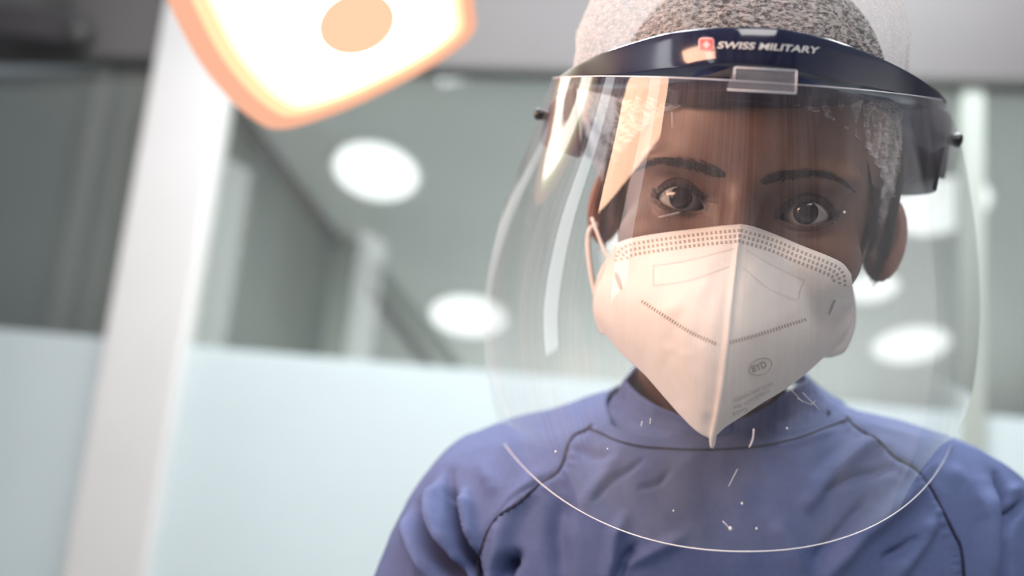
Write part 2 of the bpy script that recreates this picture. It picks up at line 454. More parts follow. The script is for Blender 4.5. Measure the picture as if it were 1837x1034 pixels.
n = len(OC)
V = np.vstack([lamp_ring(0.88, -0.004, cin), lamp_ring(0.95, -0.010, cin * .5 + cen * .5), lamp_ring(1.0, 0.0), lamp_ring(1.0, 0.02), lamp_ring(0.9, 0.05), lamp_ring(0.5, 0.075), lamp_ring(0.02, 0.08)])
mesh('lamp_housing', V, grid_faces(7, n, True), emission('lamp_rim_glow', (1.0, 0.50, 0.33), 1.0), lamp_t)
V = np.vstack([lamp_ring(0.88, 0.002, cin), lamp_ring(0.80, 0.010, cin)])
mesh('inner_rim', V, grid_faces(2, n, True), emission('lamp_inner_glow', (1.0, 0.72, 0.40), 1.25), lamp_t)
V = np.vstack([lamp_ring(0.80, 0.010, cin), lamp_ring(0.72, 0.016, cin)])
mesh('reflector_edge', V, grid_faces(2, n, True), emission('lamp_edge_glow', (1.0, 0.90, 0.50), 2.0), lamp_t)
V = np.vstack([lamp_ring(0.72, 0.016, cin), lamp_ring(0.5, 0.03, cin), lamp_ring(0.3, 0.045, cin), lamp_ring(0.02, 0.05, cin)])
mesh('reflector', V, grid_faces(4, n, True), emission('lamp_reflector_glow', (1.0, 0.93, 0.78), 6.0), lamp_t)
# bulb shield: oval cover in front of the reflector
bc = np.array([640, 42.0]); V = []
for s, dd in ((1, 0.012), (1.0, -0.004), (0.8, -0.012), (0.4, -0.016), (0.001, -0.017)):
    for a in np.linspace(0, 2 * math.pi, 36, endpoint=False):
        x, y = 72 * s * math.cos(a), 56 * s * math.sin(a); r = math.radians(-20)
        V.append(W(bc[0] + x * math.cos(r) - y * math.sin(r), bc[1] + x * math.sin(r) + y * math.cos(r), LD + dd))
mesh('bulb_shield', V, grid_faces(5, 36, True), emission('bulb_shield_glow', (1.0, 0.68, 0.44), 1.0), lamp_t)
V, F = tube([W(560, -90, LD + 0.08), W(560, -300, LD + 0.12), W(520, -520, LD + 0.10)], 0.016, 12)
mesh('lamp_arm', V, F, M['paint'], lamp_t)
# added warm light apart from the lamp, for the mask and shield reflection
area('operating_lamp_beam', tuple(W(-500, -470, 0.30)), tuple(W(1230, 520, 0.40)), 0.30, 2.7, (1.0, 0.57, 0.37), 0.13)

# ------------------------------------------------------------------ head frame (mm): x to photo right, y up, z to the camera
O = W(1331, 368, 0.40)
hz = CAM - O; hz /= np.linalg.norm(hz)
a = math.radians(6.8 - 0.0)
x0 = math.cos(a) * RT - math.sin(a) * UP
hx = x0 - (x0 @ hz) * hz; hx /= np.linalg.norm(hx); hy = np.cross(hz, hx)
H3 = np.stack([hx, hy, hz])


def HW(p): return O + (np.asarray(p, float) / 1000.0) @ H3
def WH(p): return ((np.asarray(p, float) - O) @ H3.T) * 1000.0


f32 = np.float32


def ell(x, y, z, c, r):
    dx, dy, dz = (x - c[0]) / r[0], (y - c[1]) / r[1], (z - c[2]) / r[2]
    k0 = np.sqrt(dx * dx + dy * dy + dz * dz); k1 = np.sqrt((dx / r[0]) ** 2 + (dy / r[1]) ** 2 + (dz / r[2]) ** 2) + 1e-6
    return k0 * (k0 - 1) / k1


def caps(x, y, z, A, B, ra, rb):
    ax, ay, az = A; bx, by, bz = B[0] - ax, B[1] - ay, B[2] - az
    px, py, pz = x - ax, y - ay, z - az
    t = np.clip((px * bx + py * by + pz * bz) / (bx * bx + by * by + bz * bz), 0, 1)
    return np.sqrt((px - bx * t) ** 2 + (py - by * t) ** 2 + (pz - bz * t) ** 2) - (ra + (rb - ra) * t)


def smin(a, b, k):
    h = np.clip(0.5 + 0.5 * (b - a) / k, 0, 1); return b + (a - b) * h - k * h * (1 - h)


def smax(a, b, k): return -smin(-a, -b, k)


EX = 32.0


def lids(xe):
    """xe: distance from the eye centre, + towards the temple"""
    s = np.clip((xe + 0.4) / 12.9, -1, 1); c = -2.8 + xe * 0.10
    q = 1 - s * s
    return c + 8.4 * q ** 0.8, c - 3.5 * q ** 0.9


def head_sdf(x, y, z):
    ax = np.abs(x)
    d = ell(x, y, z, (0, 35, -85), (77, 90, 96))
    d = smin(d, ell(x, y, z, (0, -25, -55), (65, 72, 60)), 14)
    d = smin(d, ell(x, y, z, (0, -80, -35), (42, 38, 44)), 18)
    d = smin(d, ell(ax, y, z, (42, -24, -20), (21, 17, 17)), 16)
    d = smin(d, ell(ax, y, z, (27, 19, -8), (29, 9, 13)), 9)
    d = smin(d, ell(x, y, z, (0, 40, -20), (48, 34, 30)), 16)
    # sockets
    d = smax(d, -ell(ax, y, z, (31, 0, 10), (22, 14, 12)), 8)
    # nose
    d = smin(d, caps(x, y, z, (0, 12, 2), (0, -34, 20), 6.5, 9.5), 8)
    d = smin(d, ell(ax, y, z, (9, -36, 13), (8, 7, 9)), 6)
    # lids over the eyeballs
    d = smin(d, ell(ax, y, z, (EX, -0.5, -12.5), (14.6, 13.4, 13.4)), 4)
    near = np.exp(-(((ax - EX) / 15) ** 4 + (y / 14) ** 4)) * (z > -14)
    xe = ax - EX
    yu, yl = lids(xe)
    cw = np.exp(-((y - (yu + 3.6)) / 0.75) ** 2) * near
    d = d + 1.1 * cw + 0.5 * np.exp(-((y - (yl - 3.2)) / 0.9) ** 2) * near
    op = np.maximum(np.maximum(y - yu, yl - y), np.abs(xe + 0.4) - 12.9)
    cut = np.maximum(op, -(z + 15))
    d = smax(d, -cut, 0.8)
    # ears
    er = math.radians(38)
    ex, ez = ax - 82, z + 92
    u = ex * math.cos(er) + ez * math.sin(er); v = -ex * math.sin(er) + ez * math.cos(er)
    yy = y + 10
    ew = ell(u, yy + 0.12 * u, v, (2, 0, 0), (14, 26, 5.2))
    ew = smax(ew, -ell(u, yy, v, (3, 4, 5), (9, 17, 5)), 2)
    d = smin(d, ew, 5)
    # neck
    d = smin(d, caps(x, y, z, (0, -60, -105), (-8, -215, -165), 49, 50), 14)
    return d


def torso_sdf(x, y, z):
    d = ell(x, y, z, (0, -340, -150), (140, 130, 62))
    for s in (-1, 1):
        d = smin(d, caps(x, y, z, (s * 60, -225, -160), (s * 135, -262, -160), 26, 30), 30)
        d = smin(d, caps(x, y, z, (s * 145, -272, -155), (s * 175, -480, -135), 32, 30), 25)
    d = smin(d, ell(x, y, z, (0, -520, -140), (130, 150, 70)), 40)
    return d


def body_sdf(x, y, z): return smin(head_sdf(x, y, z), torso_sdf(x, y, z), 20)


def surface_nets(f, xs, ys, zs):
    X, Y, Zg = np.meshgrid(xs.astype(f32), ys.astype(f32), zs.astype(f32), indexing='ij')
    D = np.empty(X.shape, f32)
    for i0 in range(0, len(xs), 16): D[i0:i0 + 16] = f(X[i0:i0 + 16], Y[i0:i0 + 16], Zg[i0:i0 + 16])
    S = D < 0
    nx, ny, nz = D.shape
    cs = np.zeros((nx - 1, ny - 1, nz - 1), np.int8)
    for dx in (0, 1):
        for dy in (0, 1):
            for dz in (0, 1): cs += S[dx:nx - 1 + dx, dy:ny - 1 + dy, dz:nz - 1 + dz]
    act = (cs > 0) & (cs < 8)
    I, J, K = np.nonzero(act)
    idx = np.full(act.shape, -1, np.int64); idx[I, J, K] = np.arange(len(I))
    acc = np.zeros((len(I), 3)); cnt = np.zeros(len(I))
    co = [(0, 0, 0), (1, 0, 0), (0, 1, 0), (1, 1, 0), (0, 0, 1), (1, 0, 1), (0, 1, 1), (1, 1, 1)]
    g = (xs, ys, zs)
    for a_ in co:
        for ax_ in range(3):
            if a_[ax_]: continue
            b_ = list(a_); b_[ax_] = 1
            ia = (I + a_[0], J + a_[1], K + a_[2]); ib = (I + b_[0], J + b_[1], K + b_[2])
            da, db = D[ia], D[ib]; m = (da < 0) != (db < 0)
            t = np.where(m, da / (da - db + 1e-20), 0)
            for k in range(3):
                pa, pb = g[k][ia[k]], g[k][ib[k]]
                acc[:, k] += np.where(m, pa + (pb - pa) * t, 0)
            cnt += m
    V = acc / cnt[:, None]
    F = []
    for ax_ in range(3):
        sl0 = [slice(None)] * 3; sl1 = [slice(None)] * 3
        sl0[ax_] = slice(0, -1); sl1[ax_] = slice(1, None)
        ch = S[tuple(sl0)] != S[tuple(sl1)]
        i, j, k = np.nonzero(ch)
        p = [i, j, k]; u, v = [(1, 2), (2, 0), (0, 1)][ax_]
        ok = (p[u] > 0) & (p[v] > 0) & (p[u] < D.shape[u] - 1) & (p[v] < D.shape[v] - 1)
        p = [q[ok] for q in p]
        st = S[p[0], p[1], p[2]]
        def c(du, dv):
            q = [q_.copy() for q_ in p]; q[u] = q[u] - du; q[v] = q[v] - dv
            return idx[q[0], q[1], q[2]]
        quad = np.stack([c(1, 1), c(0, 1), c(0, 0), c(1, 0)], 1)
        quad[~st] = quad[~st][:, ::-1]
        F.append(quad)
    return V, np.vstack(F)


def axis(segs):
    out = [segs[0][0]]
    for a_, b_, st in segs:
        n_ = max(1, int(round((b_ - a_) / st))); out += list(np.linspace(a_, b_, n_ + 1)[1:])
    return np.array(out)


xs = axis([(-260, -110, 8), (-110, -52, 1.6), (-52, 52, 0.62), (52, 110, 1.6), (110, 260, 8)])
ys = axis([(-560, -240, 10), (-240, -120, 4), (-120, -30, 2.0), (-30, 24, 0.6), (24, 60, 1.5), (60, 135, 4)])
zs = axis([(-240, -120, 6), (-120, -32, 2.5), (-32, 24, 0.7), (24, 40, 2)])
Vh, Fh = surface_nets(body_sdf, xs, ys, zs)
# snap to the surface
for _ in range(2):
    x, y, z = Vh.T
    d = body_sdf(x, y, z); h = 0.3
    g = np.stack([body_sdf(x + h, y, z) - d, body_sdf(x, y + h, z) - d, body_sdf(x, y, z + h) - d], 1) / h
    g2 = (g * g).sum(1) + 1e-6
    stp = (d / g2)[:, None] * g
    Vh = Vh - np.clip(stp, -0.8, 0.8)
x, y, z = Vh.T; axx = np.abs(x)
base = np.array([0.15, 0.085, 0.064])
C = np.tile(base, (len(Vh), 1))
def blend(C, wgt, c): return C * (1 - wgt[:, None]) + np.array(c) * wgt[:, None]
sock = np.exp(-(((axx - 27) / 19) ** 2 + ((y + 1) / 13) ** 2) ** 1.3) * (z > -25)  # socket shade painted into the skin, with some real dark pigment
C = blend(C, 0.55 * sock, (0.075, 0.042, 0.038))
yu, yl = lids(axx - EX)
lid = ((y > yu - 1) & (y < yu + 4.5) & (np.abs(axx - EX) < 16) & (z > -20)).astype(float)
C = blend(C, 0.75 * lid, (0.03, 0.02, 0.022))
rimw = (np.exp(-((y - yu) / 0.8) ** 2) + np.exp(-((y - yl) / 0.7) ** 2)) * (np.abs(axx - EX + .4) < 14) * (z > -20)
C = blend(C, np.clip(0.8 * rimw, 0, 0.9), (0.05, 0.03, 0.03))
earw = np.clip((axx - 80) / 8, 0, 1) * (y > -60) * (y < 40)
C = blend(C, 0.6 * earw, (0.34, 0.13, 0.09))

person = empty('person', HW((0, -560, -120)), 'person in a blue surgical gown and white bouffant cap, looking out through a clear visor', 'person')
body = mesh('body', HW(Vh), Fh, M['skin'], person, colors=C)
bvh_body = BVHTree.FromPolygons([Vector(v) for v in HW(Vh)], [tuple(int(i) for i in f) for f in Fh])


def hit(bvh, px, py, off=0.0):
    v = Vector(ray(px, py)).normalized()
    loc, nor, i_, d_ = bvh.ray_cast(Vector(CAM), v)
    if loc is None: return None
    return np.array(loc) - np.array(v) * off


# eyes
for s in (-1, 1):
    c = np.array([s * EX, 0.0, -12.0]); n1, n2 = 64, 64; V = []; Cc = []
    aim = np.array([0.0, 0.0, 1.0]); gaze = -c + np.array([0, -2, 400]); gaze /= np.linalg.norm(gaze)
    gx = np.cross([0, 1, 0], gaze); gx /= np.linalg.norm(gx); gy = np.cross(gaze, gx)
    for i in range(n1):
        th = (i / (n1 - 1)) ** 1.4 * math.pi
        r = 12.0 + 0.55 * math.exp(-(th / 0.42) ** 4)
        for j in range(n2):
            ph = 2 * math.pi * j / n2
            V.append(c + r * (math.cos(th) * gaze + math.sin(th) * (math.cos(ph) * gx + math.sin(ph) * gy)))
            ri = math.degrees(th)
            if ri < 10.5: cc = (0.004, 0.004, 0.006)
            elif ri < 28: cc = (0.014, 0.010, 0.011)
            elif ri < 31: cc = (0.01, 0.009, 0.01)
            else: cc = (0.36, 0.34, 0.32)
            Cc.append(cc)
    mesh('eye', HW(V), grid_faces(n1, n2, True), M['sclera'], person, colors=np.array(Cc))


def hair_strand(mb, P0_, P1_, bend, wdt):
    P0_, P1_ = np.asarray(P0_), np.asarray(P1_)
    t = np.linspace(0, 1, 5)[:, None]
    P = P0_ * (1 - t) + P1_ * t + bend * (t * (1 - t) * 4)
    V, F = tube(P, wdt * (1 - 0.85 * t[:, 0] ** 2), 4)
    mb.add(V, F)


brows = [[(1300, 316, 4), (1285, 311, 7), (1262, 303, 10), (1240, 297, 9), (1215, 292, 7), (1190, 290, 6), (1172, 292, 5), (1158, 298, 3), (1143, 306, 1)],
         [(1366, 330, 4), (1378, 323, 7), (1400, 317, 8), (1425, 314, 8), (1450, 312, 8), (1475, 313, 7), (1495, 318, 5.5), (1512, 327, 4), (1530, 342, 1.2)]]
for bi, B in enumerate(brows):
    Q = cr(B, 60); mb = MB()
    for k in range(900):
        t = random.random(); i = min(58, int(t * 59)); q = Q[i] * (1 - (t * 59 - i)) + Q[i + 1] * (t * 59 - i)
        dr = Q[i + 1][:2] - Q[i][:2]; dr /= np.linalg.norm(dr)
        off = random.gauss(0, 0.45); off = max(-1, min(1, off)) * q[2] * 1.18
        nrm = np.array([-dr[1], dr[0]])
        s0 = q[:2] + nrm * off
        upw = -0.8 * (1 - t) * (1 if off > 0 else 0.3) - 0.1
        dd = dr + np.array([0, upw]); dd /= np.linalg.norm(dd)
        ln = random.uniform(9, 15) * (0.6 + 0.4 * (1 - t))
        s1 = s0 + dd * ln - nrm * off * 0.25
        a_, b_ = hit(bvh_body, *s0, 0.0002), hit(bvh_body, *s1, 0.0007)
        if a_ is None or b_ is None: continue
        hair_strand(mb, a_, b_, hz * 0.0004, 0.00013)
    mb.build('eyebrow', M['brow'], person, smooth=False)
# lashes
for s in (-1, 1):
    mb = MB()
    for k in range(150):
        xe = random.uniform(-12, 13); yu, yl = lids(np.array(xe)); zz = -12 + math.sqrt(max(0, 13.9 ** 2 - min(xe * xe + float(yu) ** 2, 180)))
        A = np.array([s * (EX + xe), float(yu) + 0.1, zz]); ln = random.uniform(5, 8)
        B = A + np.array([s * (xe * 0.22 + random.uniform(-.6, .6)), ln * 0.42, ln * 0.62])
        hair_strand(mb, HW(A), HW(B), np.zeros(3) - hy * 0.0008, 0.00016)
    for k in range(60):
        xe = random.uniform(-8, 12.5); yu, yl = lids(np.array(xe)); zz = -12 + math.sqrt(max(0, 13.4 ** 2 - min(xe * xe + float(yl) ** 2, 175)))
        A = np.array([s * (EX + xe), float(yl) - 0.2, zz]); ln = random.uniform(2, 4)
        B = A + np.array([s * xe * 0.12, -ln * 0.7, ln * 0.5])
        hair_strand(mb, HW(A), HW(B), np.zeros(3), 0.0001)
    mb.build('eyelashes', M['brow'], person, smooth=False)


def sstep(x, a_, b_):
    t = np.clip((x - a_) / (b_ - a_), 0, 1); return t * t * (3 - 2 * t)


def dome(nS, nA, C0, R, edge, blend0, amp, ruff, psimax=2.05):
    V = []
    for i in range(nS):
        s = i / (nS - 1); psi = s * psimax
        for j in range(nA):
            a_ = 2 * math.pi * j / nA; sa, ca = math.sin(a_), math.cos(a_)
            p = np.array([C0[0] + R[0] * math.sin(psi) * sa, C0[1] + R[1] * math.cos(psi), C0[2] + R[2] * math.sin(psi) * ca])
            E = edge(a_); k = float(sstep(s, blend0, 1.0)); p = p * (1 - k) + E * k
            nn = (p - np.array(C0)) / np.linalg.norm(p - np.array(C0))
            q = Vector((p * 0.035).tolist())
            w_ = amp * (noise.noise(q) + 0.6 * abs(noise.noise(q * 2.7)) + 0.35 * noise.noise(q * 6.0)) + (3.4 * abs(noise.noise(q * 4.2 + Vector((3, 1, 7)))) * sstep(s, 0.68, 0.85) if ruff else 0)
            rr = ruff * (sstep(s, 0.72, 0.93)) * math.sin(a_ * 58 + 2.0 * noise.noise(q * 2)) * (1 - 0.5 * sstep(s, 0.95, 1.0))
            V.append(p + nn * (w_ * (1 - 0.6 * sstep(s, 0.9, 1)) + rr))
    return np.array(V), grid_faces(nS, nA, True)


def cap_edge(a_):
    sa, ca = math.sin(a_), math.cos(a_)
    ye = 0 + 54 * max(ca, 0) ** 1.2 - 28 * max(-ca, 0)
    return np.array([79.5 * sa, ye, -85 + (99 if ca > 0 else 104) * ca])


def hair_edge(a_):
    sa, ca = math.sin(a_), math.cos(a_)
    ye = -22 * math.exp(-((abs(sa) - 0.95) / 0.16) ** 2) + 2 + 49 * max(ca, 0) ** 1.0 - 30 * max(-ca, 0)
    return np.array([77.5 * sa, ye, -85 + (96.5 if ca > 0 else 100) * ca])


V, F = dome(60, 160, (-8, 58, -90), (80, 80, 101), hair_edge, 0.55, 1.0, 0.0)
mesh('hair', HW(V), F, M['hair'], person)
for s in (-1, 1):      # loose strands in front of the ears
    mb = MB()
    for k in range(260):
        yy = random.uniform(10, 40); zz = random.uniform(-62, -44)
        A = np.array([s * (78.5 + random.uniform(-.5, 1.5)), yy, zz]); B = np.array([s * (77.0 + random.uniform(-1, 2)), random.uniform(-38, -8), zz - random.uniform(0, 14)])
        hair_strand(mb, HW(A), HW(B), HW((s * 2.0, 0, 0)) - O, 0.00025)
    mb.build('sideburn', M['hair'], person)
V, F = dome(150, 500, (-18, 72, -92), (99, 98, 108), cap_edge, 0.66, 3.6, 3.2)
capo = mesh('bouffant_cap', HW(V), F, M['cap'], person)

# ------------------------------------------------------------------ gown
Lp = cr([(1095, 752, .520), (1058, 764, .522), (1000, 778, .526), (920, 797, .532), (850, 808, .538), (790, 831, .540), (740, 890, .538), (702, 958, .535), (668, 1040, .53), (640, 1150, .52), (620, 1400, .51), (610, 1700, .50)], 200)
Rp = cr([(1490, 738, .520), (1524, 750, .522), (1590, 768, .524), (1660, 784, .528), (1720, 796, .532), (1780, 820, .534), (1837, 862, .534), (1885, 940, .532), (1920, 1040, .53), (1940, 1150, .52), (1960, 1400, .51), (1970, 1700, .50)], 200)
Mp = cr([(1290, 790, .478), (1290, 803, .474), (1290, 822, .468), (1292, 850, .462), (1296, 885, .456), (1300, 930, .452), (1302, 975, .449), (1304, 1030, .447), (1306, 1090, .446), (1306, 1200, .445), (1306, 1500, .443), (1306, 1800, .443)], 200)
NS, NA = 200, 420
for Q_ in (Lp, Rp, Mp): Q_[:, 2] *= 0.93
folds = [  # polyline px, width px, height mm (+ out)
    ([(742, 890), (752, 915), (775, 955), (800, 1000), (822, 1040)], 13, -9),
    ([(728, 910), (745, 960), (770, 1005), (790, 1045)], 16, 5),
    ([(806, 885), (812, 905), (828, 950), (842, 1000), (856, 1040)], 11, -9),
    ([(790, 860), (785, 905), (800, 960), (822, 1000)], 18, 6),
    ([(835, 890), (842, 930), (852, 980)], 12, 4),
    ([(812, 832), (806, 860), (805, 888)], 9, -4),
    ([(880, 800), (868, 840), (880, 875)], 16, 2.2),
    ([(730, 930), (742, 980), (750, 1034)], 5, 1.6),
    ([(960, 860), (930, 900), (900, 960), (890, 1034)], 22, 3.5),
    ([(925, 1000), (910, 1015), (900, 1040)], 16, -6),
    ([(1110, 800), (1090, 850), (1050, 900)], 18, 1.5), ([(1150, 830), (1100, 860), (1070, 895)], 7, -1.3),
    ([(1200, 850), (1180, 868), (1150, 875)], 6, -1.2), ([(1120, 930), (1105, 960), (1095, 1034)], 16, 2.6),
    ([(1140, 980), (1120, 1005), (1105, 1040)], 10, -2.5), ([(1230, 960), (1180, 985), (1130, 1010)], 14, 2),
    ([(1030, 800), (1060, 815), (1100, 820)], 12, -1.3), ([(1010, 880), (1000, 960), (1010, 1040)], 24, -3),
    ([(1590, 790), (1540, 810), (1490, 850), (1450, 900)], 18, 3.2), ([(1600, 840), (1540, 855), (1480, 880)], 10, -2),
    ([(1640, 880), (1590, 920), (1540, 960), (1480, 1034)], 22, 3.2), ([(1560, 900), (1510, 960), (1470, 1000)], 16, -2.2),
    ([(1680, 920), (1640, 980), (1600, 1040)], 20, 2.5), ([(1650, 960), (1620, 985), (1590, 1000)], 10, -2.5),
    ([(1500, 770), (1450, 785), (1400, 800)], 8, 1.2),
    ([(1790, 850), (1803, 890), (1801, 940), (1800, 1040)], 10, -8), ([(1770, 870), (1775, 930), (1772, 1034)], 22, 3),
    ([(1837, 900), (1815, 925), (1808, 950)], 9, -4), ([(1830, 870), (1812, 885)], 12, 3),
    ([(1700, 830), (1730, 870), (1750, 920)], 16, 2), ([(1380, 930), (1420, 980), (1440, 1034)], 26, 2.0), ([(1300, 850), (1330, 920), (1330, 1000)], 40, 1.5),
]
seamL = cr([(1062, 762), (1050, 772), (1030, 781), (1018, 800), (1010, 828), (998, 848), (975, 864), (955, 880), (930, 902), (900, 922), (882, 942), (868, 970), (860, 1000), (857, 1040), (856, 1120)], 160)
seamR = cr([(1519, 748), (1530, 762), (1548, 775), (1570, 786), (1585, 800), (1605, 820), (1640, 840), (1658, 858), (1675, 885), (1693, 920), (1712, 958), (1724, 985), (1730, 1040), (1735, 1120)], 160)


def seg_dist(px, py, poly):
    best = np.full(px.shape, 1e9); along_ = np.zeros(px.shape); side_ = np.zeros(px.shape); acc = 0.0
    for (a0, b0_), (a1, b1_) in zip(poly[:-1], poly[1:]):
        dx, dy = a1 - a0, b1_ - b0_; L2 = dx * dx + dy * dy + 1e-9
        t = np.clip(((px - a0) * dx + (py - b0_) * dy) / L2, 0, 1)
        q = np.hypot(px - a0 - t * dx, py - b0_ - t * dy)
        m = q < best; best[m] = q[m]; along_[m] = acc + t[m] * math.sqrt(L2); side_[m] = (np.sign((px - a0) * dy - (py - b0_) * dx))[m]
        acc += math.sqrt(L2)
    return best, along_, side_, acc


phi = np.concatenate([np.linspace(-math.pi / 2, math.pi / 2, 300), np.linspace(math.pi / 2, 3 * math.pi / 2, 62)[1:-1]])
NA = len(phi); V = np.zeros((NS, NA, 3)); front = np.zeros((NS, NA))
for i in range(NS):
    lx_, ly_, ld_ = Lp[i]; rx_, ry_, rd_ = Rp[i]; mx_, my_, md_ = Mp[i]
    sp, cp = np.sin(phi), np.cos(phi)
    A = W(lx_, ly_, ld_); B = W(rx_, ry_, rd_); Mf = W(mx_, my_, md_)
    # section in 3-D: sides A,B; front bulges to Mf, back the other way
    u = (sp + 1) / 2
    basept = A[None] * (1 - u[:, None]) + B[None] * u[:, None]
    um = 0.5
    fv = Mf - (A * (1 - um) + B * um)
    pf = np.abs(cp) ** 1.05
    bk = FW * 0.125 + UP * 0.012
    V[i] = np.where((cp >= 0)[:, None], basept + pf[:, None] * fv[None], basept + (np.abs(cp) ** 0.8)[:, None] * bk[None])
    front[i] = (cp > -1e-6) * np.abs(cp)
px_, py_, _ = PX(V.reshape(-1, 3)); fr_ = front.reshape(-1)
disp = np.zeros(len(px_))
for poly, wdt, h in folds:
    q, al, sd, tot = seg_dist(px_, py_, poly); wdt = wdt * 0.8
    ends = sstep(al, -1, tot * 0.25) * (1 - sstep(al, tot * 0.75, tot + 1) * 0.6)
    disp += (3.4 if abs(h) > 3.5 else 2.2) * h * np.exp(-(q / wdt) ** 2) * (0.35 + 0.65 * ends) * sstep(fr_, 0.05, 0.5)
for S_, out in ((seamL, 1), (seamR, -1)):
    q, al, sd, tot = seg_dist(px_, py_, S_)
    disp += -1.6 * np.exp(-(q / 4.5) ** 2) * (fr_ > 0)
    o_ = (sd * out > 0)
    band = np.exp(-((q - 13) / 8.0) ** 2) * o_
    disp += band * (0.9 * np.sin(al / 2.6 + 2 * np.sin(al / 17)) + 0.6) * (fr_ > 0)
Vf = V.reshape(-1, 3)
nz_ = np.array([noise.noise(Vector((p * 28).tolist())) * 1.6 + noise.noise(Vector((p * np.array([75, 60, 45])).tolist())) * 0.6 + (0.5 - abs(noise.noise(Vector((p * 50 + 7).tolist())))) * 1.0 for p in Vf])
disp += nz_ * 0.9
# surface normals of the undisplaced loft
dU = np.gradient(V, axis=0); dV = (np.roll(V, -1, 1) - np.roll(V, 1, 1)); Nn = np.cross(dU, dV).reshape(-1, 3)
Nn /= np.linalg.norm(Nn, axis=1)[:, None] + 1e-12
cc_ = V.mean(1, keepdims=True); out_ = (V - cc_).reshape(-1, 3)
sg = np.sign((Nn * out_).sum(1)); sg[sg == 0] = 1
Nn *= sg[:, None]
edgefade = np.repeat(sstep(np.arange(NS), 0, 6), NA)
Vg = Vf + Nn * (disp * edgefade)[:, None] / 1000.0
Fg = grid_faces(NS, NA, True)
gown = mesh('surgical_gown', Vg, Fg, M['gown'], person)
bvh_gown = BVHTree.FromPolygons([Vector(v) for v in Vg], Fg)
for S_ in (seamL, seamR):
    P = [hit(bvh_gown, q[0], q[1], 0.0002) for q in S_]; P = np.array([p for p in P if p is not None])
    P[1:-1] = (P[:-2] + P[1:-1] * 2 + P[2:]) / 4
    V_, F_ = tube(P, 0.0010, 8); mesh('seam_piping', V_, F_, M['seam'], gown)

# collar: two rings, lofted
topF = cr([(1118, 682, .545), (1136, 702, .528), (1168, 724, .508), (1205, 741, .494), (1245, 752, .480), (1290, 757, .476), (1335, 750, .478), (1378, 730, .493), (1412, 706, .506), (1440, 690, .525), (1452, 682, .545)], 90)
botF = cr([(1052, 765, .548), (1075, 774, .528), (1108, 789, .506), (1150, 799, .490), (1200, 803, .480), (1270, 805, .4755), (1330, 802, .4755), (1390, 794, .480), (1440, 781, .490), (1485, 764, .508), (1526, 748, .535)], 90)
topF[:, 2] *= 0.93; botF[:, 2] *= 0.93
topB = cr([(1452, 682, .507), (1420, 650, .585), (1290, 620, .60), (1160, 645, .585), (1118, 682, .507)], 60)[1:-1]
botB = cr([(1526, 748, .4976), (1490, 710, .60), (1290, 670, .63), (1100, 715, .60), (1052, 765, .5096)], 60)[1:-1]
T = np.vstack([topF, topB]); B_ = np.vstack([botF, botB]); m_ = len(T)
Tw, Bw = W(T[:, 0], T[:, 1], T[:, 2]), W(B_[:, 0], B_[:, 1], B_[:, 2])
rows = []
cen_ = (Tw.mean(0) + Bw.mean(0)) / 2
for i, s in enumerate(np.linspace(0, 1, 26)):
    R_ = Tw * (1 - s) + Bw * s
    o_ = R_ - cen_; o_ -= (o_ @ UP)[:, None] * UP; o_ /= np.linalg.norm(o_, axis=1)[:, None]
    R_ = R_ + o_ * (-0.0045 * math.sin(s * math.pi))
    wob = np.array([noise.noise(Vector((p * 60).tolist())) for p in R_]) * 0.0016 + np.array([noise.noise(Vector((p * np.array([160, 160, 40])).tolist())) for p in R_]) * 0.0009
    rows.append(R_ + o_ * (wob * math.sin(s * math.pi) ** 0.5)[:, None])
inn = []
for s in (0.0, 0.5, 1.0):
    R_ = Tw * (1 - s * 0.8) + Bw * s * 0.8; o_ = R_ - cen_; o_ -= (o_ @ UP)[:, None] * UP; o_ /= np.linalg.norm(o_, axis=1)[:, None]
    inn.append(R_ - o_ * (0.0016 + 0.004 * s))
allr = inn[::-1] + rows
collar = mesh('collar', np.vstack(allr), grid_faces(len(allr), m_, True), M['gown'], gown)
P_ = [hit(bvh_gown, q[0], q[1] + 2.0, 0.0004) for q in botF]; P_ = np.array([p for p in P_ if p is not None])
P_ = np.array([p if (p - CAM) @ FW < q[2] else W(q[0], q[1] + 2.0, q[2] - 0.0006) for p, q in zip(P_, botF)])
V_, F_ = tube(P_, 0.0007, 6)
mesh('collar_seam', V_, F_, M['seam'], gown)

# ------------------------------------------------------------------ respirator mask
ridge = cr([(1329, 402, .386), (1326, 425, .376), (1320, 470, .364), (1312, 540, .353), (1305, 610, .347), (1297, 680, .348), (1288, 740, .353), (1281, 775, .358), (1278, 790, .361)], 161)


def coons(top, side, bottom, nu=120, nv=120, flip=1):
    """u: ridge -> side, v: top -> tip"""
    rd = cr(ridge, nv); tp = cr(top, nu); sd_ = cr(side, nv); bt = cr(bottom, nu)   # top/bottom run ridge -> side
    G = np.zeros((nv, nu, 3)); u = np.linspace(0, 1, nu)[None, :, None]; v = np.linspace(0, 1, nv)[:, None, None]
    G = (1 - u) * rd[:, None] + u * sd_[:, None] + (1 - v) * tp[None] + v * bt[None] - ((1 - u) * (1 - v) * rd[0] + u * (1 - v) * tp[-1] + (1 - u) * v * rd[-1] + u * v * bt[-1])
    # belly: the panels are nearly straight off the ridge, then turn back along the cheek
    G[..., 2] -= 0.016 * (np.sin(np.pi * u[..., 0]) * np.sin(np.pi * np.clip(v[..., 0] * 0.9 + 0.06, 0, 1)))
    return G


